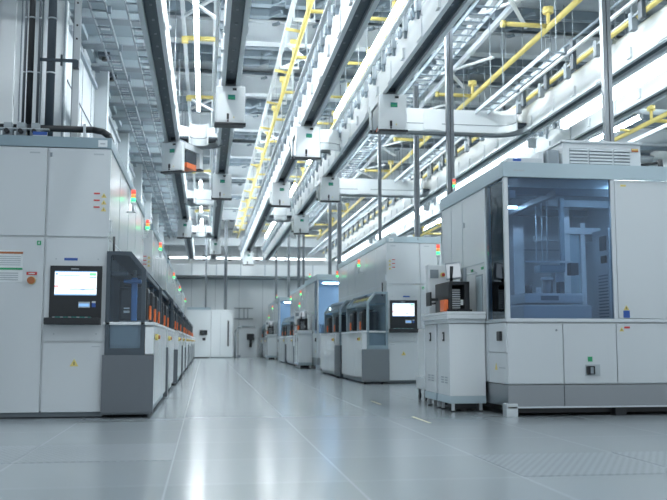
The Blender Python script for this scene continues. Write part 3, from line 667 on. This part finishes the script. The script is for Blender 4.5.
# ------------------------------------------------------------ glass tools (right row)
def glass_tool(y0, lab, W=3.4, D=2.45, interior=True, group='glass fronted machines in the right row'):
    x0 = 3.03; x1 = x0+W; y1 = y0+D
    root = thing('glass_enclosure_machine', lab, 'machine', ((x0+x1)/2, (y0+y1)/2, 0), group)
    zs, zg, zt = .955, .99, 2.45
    b = MB(); b.box(x0+.02, x1, y0+.02, y1, .32, zs, 'shadewhite'); b.build('base_cabinet', root)
    b = MB(); b.box(x0+.01, x1, y0+.01, y1-.02, .10, .315, 'steel'); b.box(x0+.6, x0+.606, y0+.006, y0+.012, .10, .315, 'seam'); b.box(x0, x1, y0-.01, y0+.03, .085, .10, 'alu'); b.build('plinth', root, label='brushed steel plinth')
    b = MB(); b.box(x0+.12, x1, y0+.10, y1-.1, .03, .085, 'black'); b.build('underframe', root)
    for xx, yy in ((x0-.02, y0+.03), (x0+1.15, y0+.05), (x0+2.3, y0+.05), (x0-.02, y1-.15)):
        b = MB(); b.box(xx, xx+.12, yy-.04, yy+.08, 0, .13 if xx < x0 else .085, 'alu' if xx < x0 else 'black', .004); b.build('foot', root)
    for i, (a, c) in enumerate(((.01, .595), (.605, 1.175), (1.185, 2.3), (2.31, W))):
        b = MB(); b.box(x0+a, x0+c, y0, y0+.02, .33, zs-.015, 'shadewhite', .003)
        if i == 1:
            b.box(x0+.86, x0+.91, y0-.004, y0, .55, .60, 'green'); b.box(x0+.83, x0+.99, y0-.004, y0, .405, .52, 'grey')
        if i == 2: triangle(b, x0+1.24, y0, .86, .05); b.box(x0+1.27, x0+1.33, y0-.004, y0, .89, .91, 'red')
        if i == 0: b.tube((x0+.53, y0-.004, .87), (x0+.53, y0, .87), .012, 'gap', 10)
        o = b.build('base_panel', root)
        if i == 1:
            c_ = MB(); c_.box(x0+.84, x0+.925, y0-.03, y0-.004, .42, .505, 'black', .004); c_.box(x0+.87, x0+.90, y0-.045, y0-.03, .43, .495, 'gap'); c_.build('breaker_switch', root, o, 'black breaker switch')
    # side base panels
    for k, (ya, yb, za, zb) in enumerate(((.02, .58, .645, zs-.01), (.02, .58, .33, .635), (.60, D, .33, zs-.01))):
        b = MB(); b.box(x0, x0+.02, y0+ya, y0+yb, za, zb, 'shadewhite', .003)
        if k == 1: b.prism([(y0+.30, .46), (y0+.38, .46), (y0+.34, .53)], 'x', x0-.004, x0, 'yellow'); b.box(x0-.004, x0, y0+.06, y0+.24, .48, .49, 'grey')
        o = b.build('side_panel', root)
        if k == 0: c_ = MB(); c_.box(x0-.03, x0, y0+.14, y0+.24, .76, .86, 'black', .01); c_.build('handle', root, o, 'black recessed handle')
    b = MB(); b.box(x0-.005, x1, y0-.008, y1, zs, zg, 'alu', .002); b.build('deck', root)
    for (xa, ya) in ((x0, y0), (x0+1.165, y0), (x0, y0+.62), (x0, y1-.05), (x1-.05, y0), (x1-.05, y1-.05)):
        b = MB(); b.box(xa, xa+.045, ya, ya+.045, zg, zt, 'alu', .004); b.build('corner_post', root)
    b = MB(); b.box(x0+.045, x0+1.165, y0+.012, y0+.022, zg, zt, 'glass'); b.build('front_glass', root, label='blue tinted glass front')
    b = MB(); b.box(x0+.012, x0+.022, y0+.045, y0+.62, zg, zt, 'glassc'); b.build('side_glass', root)
    for a, c in ((1.215, 2.9), (2.91, W-.05)):
        b = MB(); b.box(x0+a, x0+c, y0, y0+.03, zg+.005, zt-.005, 'shadewhite', .004)
        if a < 2:
            b.box(x0+1.28, x0+1.34, y0-.004, y0, 2.38, 2.40, 'yellow'); triangle(b, x0+1.30, y0, 1.08, .06); b.box(x0+1.265, x0+1.335, y0-.004, y0, 1.0, 1.075, 'blue')
        b.build('front_panel', root)
    b = MB(); b.box(x0+.004, x0+.03, y0+.665, y1-.05, zg+.005, zt-.005, 'white', .004); b.box(x0+.0, x0+.004, y0+1.5, y0+1.508, zg+.02, zt-.02, 'grey'); b.box(x0, x0+.004, y0+1.98, y0+1.988, zg+.02, zt-.02, 'grey')
    b.box(x0-.004, x0+.004, y0+1.42, y0+1.44, 2.1, 2.16, 'gap'); b.box(x0-.003, x0+.004, y0+.70, y0+y1*0+1.6, 1.62, 1.63, 'grey')
    for k in (.72, 1.1): b.box(x0-.003, x0+.004, y0+k, y0+k+.08, 1.55, 1.58, 'green')
    b.box(x0-.003, x0+.004, y0+.75, y0+1.0, 1.05, 1.5, 'gap'); b.box(x0-.005, x0+.004, y0+.78, y0+.97, 1.07, 1.48, 'band2')
    b.build('side_wall', root)
    b = MB(); b.box(x0, x1, y1-.03, y1, zg, zt, 'white'); b.box(x1-.03, x1, y0+.03, y1, zg, zt, 'white'); b.build('back_wall', root)
    b = MB(); b.box(x0-.012, x1, y0-.02, y1+.01, zt, zt+.155, 'band2', .004); b.box(x0+.1, x0+.22, y0-.022, y0-.02, zt+.06, zt+.075, 'grey'); b.build('roof_band', root)
    tower(root, x0+.12, y1-.22, zt+.155, h=.035, r=.022)
    if interior:
        yb = y1-.03
        b = MB()
        b.box(x0+1.75, x0+1.80, y0+.1, yb, zg, zt, 'white'); b.box(x0+.66, x0+.78, yb-.12, yb, zg, zt-.1, 'rail'); b.box(x0+.86, x0+1.0, yb-.3, yb, zg, zt-.2, 'white')
        b.box(x0+.25, x0+.46, yb-.01, yb, zg, 1.55, 'frameb'); b.box(x0+.10, x0+.60, yb-.008, yb, 1.72, 1.74, 'grey'); b.box(x0+.48, x0+.56, yb-.012, yb, 1.78, 1.9, 'gap')
        b.box(x0+.04, x0+2.2, yb-.012, yb, 1.95, 1.965, 'grey')
        b.box(x0+1.00, x0+1.9, yb-.7, yb-.62, 2.0, 2.06, 'rail'); b.build('inner_partition', root)
        b = MB()
        for k in range(3): b.box(x0+.05, x0+2.2, y0+.35+k*.75, y0+.41+k*.75, zt-.12, zt-.04, 'gap')
        b.box(x0+.6, x0+.66, y0+.1, yb, zt-.16, zt-.10, 'gap'); b.box(x0+.1, x0+.16, y0+.1, yb, zt-.2, zt-.12, 'rail'); b.build('inner_ceiling_frame', root)
        b = MB(); b.box(x0+1.4, x0+2.6, y0+.3, y0+.5, zt-.05, zt-.02, 'tubes'); b.build('inner_lamp_and_fill', root)  # fill lamp added out of sight behind the front panel to brighten the interior
        for (xx, yy, zz) in ((x0+.31, y0+1.17, 2.31), (x0+.12, y0+1.10, 2.24)):
            b = MB(); b.box(xx, xx+.26, yy, yy+.04, zz, zz+.02, 'tubes'); b.box(xx-.02, xx+.28, yy-.005, yy+.045, zz+.02, zz+.04, 'alu'); b.tube((xx+.18, yy+.02, zz+.04), (xx+.18, yy+.02, zt-.02), .008, 'alu'); b.build('inner_lamp_and_fill', root)
        xs = x0+.27
        b = MB(); b.box(xs+.08, xs+.86, y0+.45, y0+1.25, zg, 1.15, 'rail', .02); b.box(xs+.12, xs+.80, y0+.50, y0+1.15, 1.17, 1.28, 'white', .03); b.box(xs+.3, xs+.50, y0+.49, y0+.50, 1.20, 1.25, 'gap'); o = b.build('wafer_stage', root)
        b = MB(); b.box(xs+.62, xs+.72, y0+.85, y0+1.0, 1.28, 1.55, 'white', .01); b.box(xs+.42, xs+.72, y0+.80, y0+1.0, 1.53, 1.62, 'frameb', .02); b.tube((xs+.50, y0+.8, 1.28), (xs+.50, y0+.8, 1.44), .055, 'steel', 20); b.tube((xs+.50, y0+.8, 1.44), (xs+.50, y0+.8, 1.47), .07, 'white', 20)
        b.box(xs+.60, xs+.66, y0+.7, y0+.8, 1.28, 1.42, 'frame', .01); b.tube((xs+.26, y0+.75, 1.28), (xs+.26, y0+.75, 1.38), .04, 'frame', 14); b.tube((xs+.36, y0+.7, 1.28), (xs+.36, y0+.7, 1.35), .03, 'white', 14); b.build('inspection_head', root, o)
        b = MB(); b.box(xs+.24, xs+.80, y0+.78, y0+.82, 1.64, 1.66, 'alu'); b.box(xs+.76, xs+.86, y0+.76, y0+.86, 1.50, 1.64, 'dark', .01)
        for dx in (.40, .47, .53): b.tube((xs+dx, y0+.85, 1.66), (xs+dx, y0+.85, zt-.05), .008, 'alu', 8)
        b.box(xs+.72, xs+.76, y0+.9, y0+.96, 1.6, zt-.05, 'frameb'); b.build('gantry', root, o)
        b = MB(); b.box(x0+1.34, x0+1.50, y0+.45, y0+.85, zg, 2.0, 'white', .005)
        for k in range(14): b.box(x0+1.33, x0+1.345, y0+.48, y0+.70, 1.02+k*.035, 1.035+k*.035, 'gap')
        b.box(x0+1.325, x0+1.345, y0+.50, y0+.62, 1.62, 1.70, 'black'); b.box(x0+1.325, x0+1.345, y0+.50, y0+.64, 1.76, 1.92, 'frame'); b.build('control_rack', root)
        b = MB(); b.box(x0+1.28, x0+1.36, yb-.9, yb-.82, zg, zt, 'white'); b.box(x0+1.50, x0+1.56, yb-.9, yb-.82, zg, 2.2, 'rail'); b.box(x0+1.28, x0+1.75, yb-.92, yb-.82, 2.06, 2.14, 'white'); b.box(x0+1.36, x0+1.50, yb-.86, yb-.84, zg, 2.06, 'band2'); b.build('inner_doorway', root)
    if not interior:
        b = MB(); b.box(x0+1.3, x0+2.3, y0+.5, y0+.9, zt-.05, zt-.02, 'tubes'); b.box(x0+.3, x0+.9, y0+1.0, y0+1.1, zt-.03, zt-.01, 'tubes'); b.build('inner_lamp_and_fill', root)  # lamps added inside so the far glass fronts look paler
        b = MB(); b.box(x0+.2, x0+1.1, y0+.6, y0+1.3, zg, 1.25, 'white', .02); b.box(x0+.5, x0+.8, y0+.8, y0+1.1, 1.25, 1.7, 'rail', .02); b.build('wafer_stage', root)
    return root
glass_tool(8.63, 'large white machine with a blue glass room at the right edge of the picture')
glass_tool(24.0, 'white machine third in the right row with a pale blue glass front', W=2.6, D=3.0, interior=False)
glass_tool(36.6, 'white machine fifth in the right row, far away, with a pale blue front', W=2.6, D=3.0, interior=False)

# on the glass machine's roof
t = thing('vent_box', 'cream ventilation box with three louvred grilles on the roof of the glass machine', 'vent', (4.12, 9.0, 2.605))
b = MB(); b.box(3.74, 4.63, 8.78, 9.35, 2.607, 2.87, 'shadewhite', .006); b.box(3.72, 4.65, 8.76, 9.37, 2.87, 2.895, 'shadewhite', .004); b.build('housing', t)
for a, c in ((3.82, 4.02), (4.04, 4.30), (4.32, 4.50)):
    b = MB(); b.box(a, c, 8.772, 8.782, 2.64, 2.81, 'gap')
    for k in range(5): b.box(a, c, 8.758, 8.775, 2.645+k*.035, 2.663+k*.035, 'shadewhite')
    b.build('louvre', t)
b = MB(); b.box(4.525, 4.60, 8.772, 8.78, 2.79, 2.825, 'brown'); b.box(4.525, 4.60, 8.77, 8.772, 2.808, 2.818, 'yellow'); b.build('warning_label', t, label='orange warning label')
b = MB(); b.box(3.58, 3.72, 8.8, 9.2, 2.607, 2.80, 'gap', .03); b.box(3.50, 3.56, 8.85, 9.1, 2.607, 2.78, 'rail', .01); solo(b, 'roof_unit', 'rounded grey unit left of the ventilation box on the machine roof', 'box')
t = thing('roof_control_box', 'small pale box with a blue plate on the glass machine roof corner', 'box', (3.25, 8.75, 2.605))
b = MB(); b.box(3.10, 3.48, 8.70, 8.95, 2.607, 2.67, 'shadewhite', .005); b.build('case', t)
b = MB(); b.box(3.16, 3.25, 8.695, 8.70, 2.635, 2.66, 'blue'); b.build('plate', t, label='blue plate')
t = thing('roof_valve', 'black valve fitting at the right of the ventilation box', 'valve', (4.8, 9, 2.605))
b = MB(); b.tube((4.78, 8.95, 2.607), (4.78, 8.95, 2.68), .02, 'black'); b.tube((4.70, 8.95, 2.68), (4.92, 8.95, 2.72), .018, 'black'); b.build('valve', t)
b = MB(); b.tube((4.92, 8.9, 2.607), (4.92, 8.9, 2.74), .03, 'black'); b.build('cap', t)
b = MB(); b.path([(3.3, 9.2, 2.64), (3.3, 10.4, 2.64), (3.5, 10.5, 2.64), (5.5, 10.5, 2.64)], .03, 'rail'); b.path([(3.4, 9.3, 2.64), (3.4, 10.2, 2.64), (5.5, 10.2, 2.64)], .025, 'alu'); solo(b, 'roof_conduit', 'pale conduit pipes lying on the roof of the glass machine', 'conduit')

# ------------------------------------------------------------ loader stations (right row)
def loader(y0, desc, detail=True):
    xa = 2.62
    lab = 'pair of white loader cabinets carrying black pod opener, beside the %s' % desc
    root = thing('wafer_loader', lab, 'machine', (xa+.2, y0+.5, 0), 'white loaders beside the glass machines')
    for k, (ya, yb) in enumerate(((0, .50), (.58, 1.08))):
        ya += y0; yb += y0; xr = 3.02
        b = MB(); b.box(xa, xr, ya, yb, .17, .95, 'white', .008)
        for i in range(3): 
            for j in range(2): b.box(xa-.003, xa, ya+.10+j*.16, ya+.20+j*.16, .30+i*.028, .315+i*.028, 'gap')
        o = b.build('cabinet', root)
        c = MB(); c.box(xa-.012, xa, ya+.20, ya+.26, .76, .86, 'black', .004); c.box(xa-.016, xa-.012, ya+.215, ya+.24, .78, .84, 'alu'); c.build('latch', root, o)
        b = MB(); b.box(xa-.005, xr, ya-.005, yb+.005, .09, .17, 'band2', .004); b.build('base_band', root)
        for xx in (xa+.03, xr-.06):
            for yy in (ya+.04, yb-.06):
                b = MB(); b.box(xx, xx+.03, yy, yy+.03, .012, .09, 'alu'); b.tube((xx+.015, yy+.015, 0), (xx+.015, yy+.015, .014), .028, 'black', 12); b.build('foot', root)
        b = MB(); b.box(xa+.08, xr-.08, ya+.1, yb-.1, .03, .09, 'black'); b.build('underframe', root)
    b = MB(); b.box(2.60, 3.02, y0-.02, y0+1.08, .955, 1.0, 'shadewhite', .01); b.box(2.585, 3.02, y0-.05, y0+1.1, 1.0, 1.05, 'white', .012); b.box(2.585, 3.02, y0-.05, y0+1.1, 1.05, 1.08, 'white', .008)
    b.build('table', root)
    b = MB(); b.box(2.665, 2.705, y0+.16, y0+.75, 1.08, 1.40, 'black', .01); b.box(2.845, 2.905, y0+.16, y0+.75, 1.08, 1.42, 'black', .01); b.box(2.665, 2.905, y0+.16, y0+.75, 1.38, 1.42, 'black', .008); b.box(2.705, 2.845, y0+.70, y0+.75, 1.08, 1.38, 'black')
    b.box(2.645, 2.925, y0+.14, y0+.20, 1.08, 1.11, 'black'); o = b.build('pod_opener', root, label='black pod opener')
    b = MB(); b.box(2.725, 2.815, y0+.25, y0+.60, 1.12, 1.34, 'dsteel')
    for k in range(9): b.box(2.720, 2.820, y0+.24, y0+.60, 1.125+k*.025, 1.133+k*.025, 'paper')
    b.box(2.820, 2.845, y0+.22, y0+.24, 1.16, 1.22, 'paper'); b.build('wafer_cassette', root, o)
    b = MB(); b.box(2.615, 2.665, y0+.18, y0+.36, 1.09, 1.22, 'orange', .01); b.build('orange_guard', root, label='orange guard')
    b = MB(); b.box(2.590, 2.605, y0+.5, y0+.62, 1.18, 1.2, 'black'); b.box(2.535, 2.555, y0+.48, y0+.68, 1.16, 1.32, 'black', .01); b.box(2.545, 2.645, y0+.55, y0+.6, 1.22, 1.25, 'black'); b.build('swing_arm', root)
    # tilted monitor
    b = MB(); 
    c, s = math.cos(.35), math.sin(.35)
    b.beam((2.69, y0+.36, 1.54), (2.84, y0+.29, 1.555), .04, .19, 'gap'); b.tube((2.74, y0+.32, 1.42), (2.74, y0+.30, 1.6), .02, 'black'); m_ = b.build('monitor', root)
    b = MB(); b.beam((2.69, y0+.327, 1.542), (2.83, y0+.262, 1.556), .006, .155, 'scrdim'); b.build('screen', root, m_, 'lit screen')
    b = MB(); b.box(2.86, 2.90, y0+.25, y0+.4, 1.42, 1.58, 'gap', .01); b.tube((2.88, y0+.3, 1.5), (3.03, y0+.3, 1.53), .01, 'alu'); b.build('monitor_arm', root)
    # control head with tower
    b = MB(); b.box(2.60, 2.98, y0+.80, y0+.95, 1.08, 1.66, 'white', .01); b.box(2.62, 2.72, y0+.79, y0+.80, 1.50, 1.60, 'gap'); b.tube((2.77, y0+.80, 1.54), (2.77, y0+.77, 1.54), .028, 'yellow', 14); b.tube((2.77, y0+.77, 1.54), (2.77, y0+.755, 1.54), .018, 'red', 14); b.build('control_head', root)
    tower(root, 2.74, y0+.87, 1.66, h=.04, r=.022)
    return root
loader(9.30, 'large glass machine at right')
loader(25.0, 'third right machine')
loader(37.6, 'fifth right machine')

b = MB(); b.box(2.80, 3.0, 11.15, 11.6, .14, .30, 'rail', .01); b.box(2.82, 2.98, 11.2, 11.55, .30, .92, 'white', .01)
for x in (2.83, 2.96):
    for y in (11.2, 11.52): b.tube((x-.012, y, .045), (x+.012, y, .045), .045, 'black', 14); b.box(x-.016, x+.016, y-.01, y+.02, .05, .14, 'dsteel')
solo(b, 'wheeled_cart', 'narrow white wheeled cart behind the white loader cabinets', 'cart')

# ------------------------------------------------------------ far end
t = thing('white_cabinet', 'white far end cabinet with a small black screen', 'cabinet', (-.25, 42, 0))
b = MB(); b.box(-.85, .25, 41.6, 43.2, .05, 2.25, 'white', .01); b.box(-.85, .25, 41.58, 43.2, 2.25, 2.36, 'band2'); b.box(-.8, .2, 41.65, 43.1, 0, .05, 'black'); b.build('body', t)
b = MB(); b.box(-.25, .10, 41.57, 41.6, 1.07, 1.30, 'black'); b.box(-.12, .02, 41.57, 41.6, .82, .94, 'black'); b.build('screen', t)
t = thing('white_cabinet', 'white far end cabinet with a tall black slot', 'cabinet', (.75, 42, 0))
b = MB(); b.box(.27, 1.28, 41.7, 43.2, .05, 2.15, 'white', .01); b.box(.27, 1.28, 41.68, 43.2, 2.15, 2.26, 'white'); b.box(.3, 1.25, 41.75, 43.1, 0, .05, 'gap'); b.box(.70, .71, 41.69, 41.7, .1, 2.1, 'grey'); b.build('body', t)
b = MB(); b.box(1.03, 1.10, 41.66, 41.7, .55, 1.75, 'black'); b.build('handle_slot', t)
t = thing('storage_rack', 'small white rack with arched top at the far end of the aisle', 'rack', (1.9, 43, 0))
b = MB(); b.path([(1.45, 43, 0), (1.45, 43, 1.25), (1.55, 43, 1.42), (1.75, 43, 1.5), (2.4, 43, 1.5)], .05, 'grey'); b.build('arch', t)
b = MB(); b.box(1.6, 2.5, 43.1, 43.9, 0, 1.35, 'white', .02); b.box(1.55, 1.7, 42.8, 43.1, .02, .12, 'gap'); b.build('cabinet', t)
b = MB(); b.box(2.0, 2.35, 42.85, 43.1, .85, 1.15, 'black', .03); b.box(2.12, 2.24, 42.85, 43.0, .5, .85, 'black'); b.build('motor', t)
t = thing('wall_frame', 'grey ladder shaped frame fixed on the far wall', 'bracket', (2, YE-.05, 1.9))
b = MB()
for z in (1.95, 2.5): b.box(1.5, 2.5, YE-.05, YE, z, z+.05, 'gap')
for x in (1.75, 2.0, 2.2): b.box(x, x+.04, YE-.05, YE, 1.95, 2.5, 'gap')
b.build('frame', t)
b = MB(); b.box(-2.1, 8, 45.6, 46.4, 4.15, 4.75, 'white', .03)
for k in range(8): b.box(-2.0+k*1.25, -1.95+k*1.25, 45.58, 46.42, 4.14, 4.76, 'railg')
solo(b, 'air_duct', 'large white air duct crossing in front of the far wall', 'duct')
b = MB(); b.box(-2.1, 10, 44.6, 45.1, 5.6, 6.0, 'beam'); solo(b, 'cross_girder', 'white steel girder high above the far wall duct', 'beam')
for i, x in enumerate((-1.9, -.1, 1.2, 2.6, 4.1)):
    b = MB(); b.tube((x, 45.3, 4.9), (x, 45.3, 5.15), .09, 'black', 12); b.tube((x, 45.3, 5.15), (x, 45.3, 6.58), .01, 'gap', 6); solo(b, 'hanging_lamp', ['leftmost', 'second', 'middle', 'fourth', 'rightmost'][i] + ' of the small black fittings hanging by the far duct', 'fitting')

# ------------------------------------------------------------ light, camera
w = bpy.data.worlds.new('World'); S.world = w; w.use_nodes = True
w.node_tree.nodes['Background'].inputs[0].default_value = (.84, .93, 1, 1); w.node_tree.nodes['Background'].inputs[1].default_value = .42

cam = bpy.data.cameras.new('Camera'); co = bpy.data.objects.new('Camera', cam); COL.objects.link(co)
cam.sensor_width = 36; cam.lens = 880/667*36; cam.clip_start = .05; cam.clip_end = 200
p = math.atan(92/880); a = math.atan(128.5/880*math.cos(p))
co.location = (0, 0, HC); co.rotation_euler = (PI/2+p, 0, -a)
cam.dof.use_dof = True; cam.dof.focus_distance = 10.5; cam.dof.aperture_fstop = 2.2
S.camera = co
S.cycles.caustics_reflective = False; S.cycles.caustics_refractive = False; S.cycles.sample_clamp_indirect = 3.0; S.cycles.blur_glossy = 1.0
S.view_settings.view_transform = 'Standard'; S.view_settings.look = 'None'; S.view_settings.gamma = 1
S.view_settings.exposure = .86
for o in bpy.data.objects:
    if '_o' in o: del o['_o']
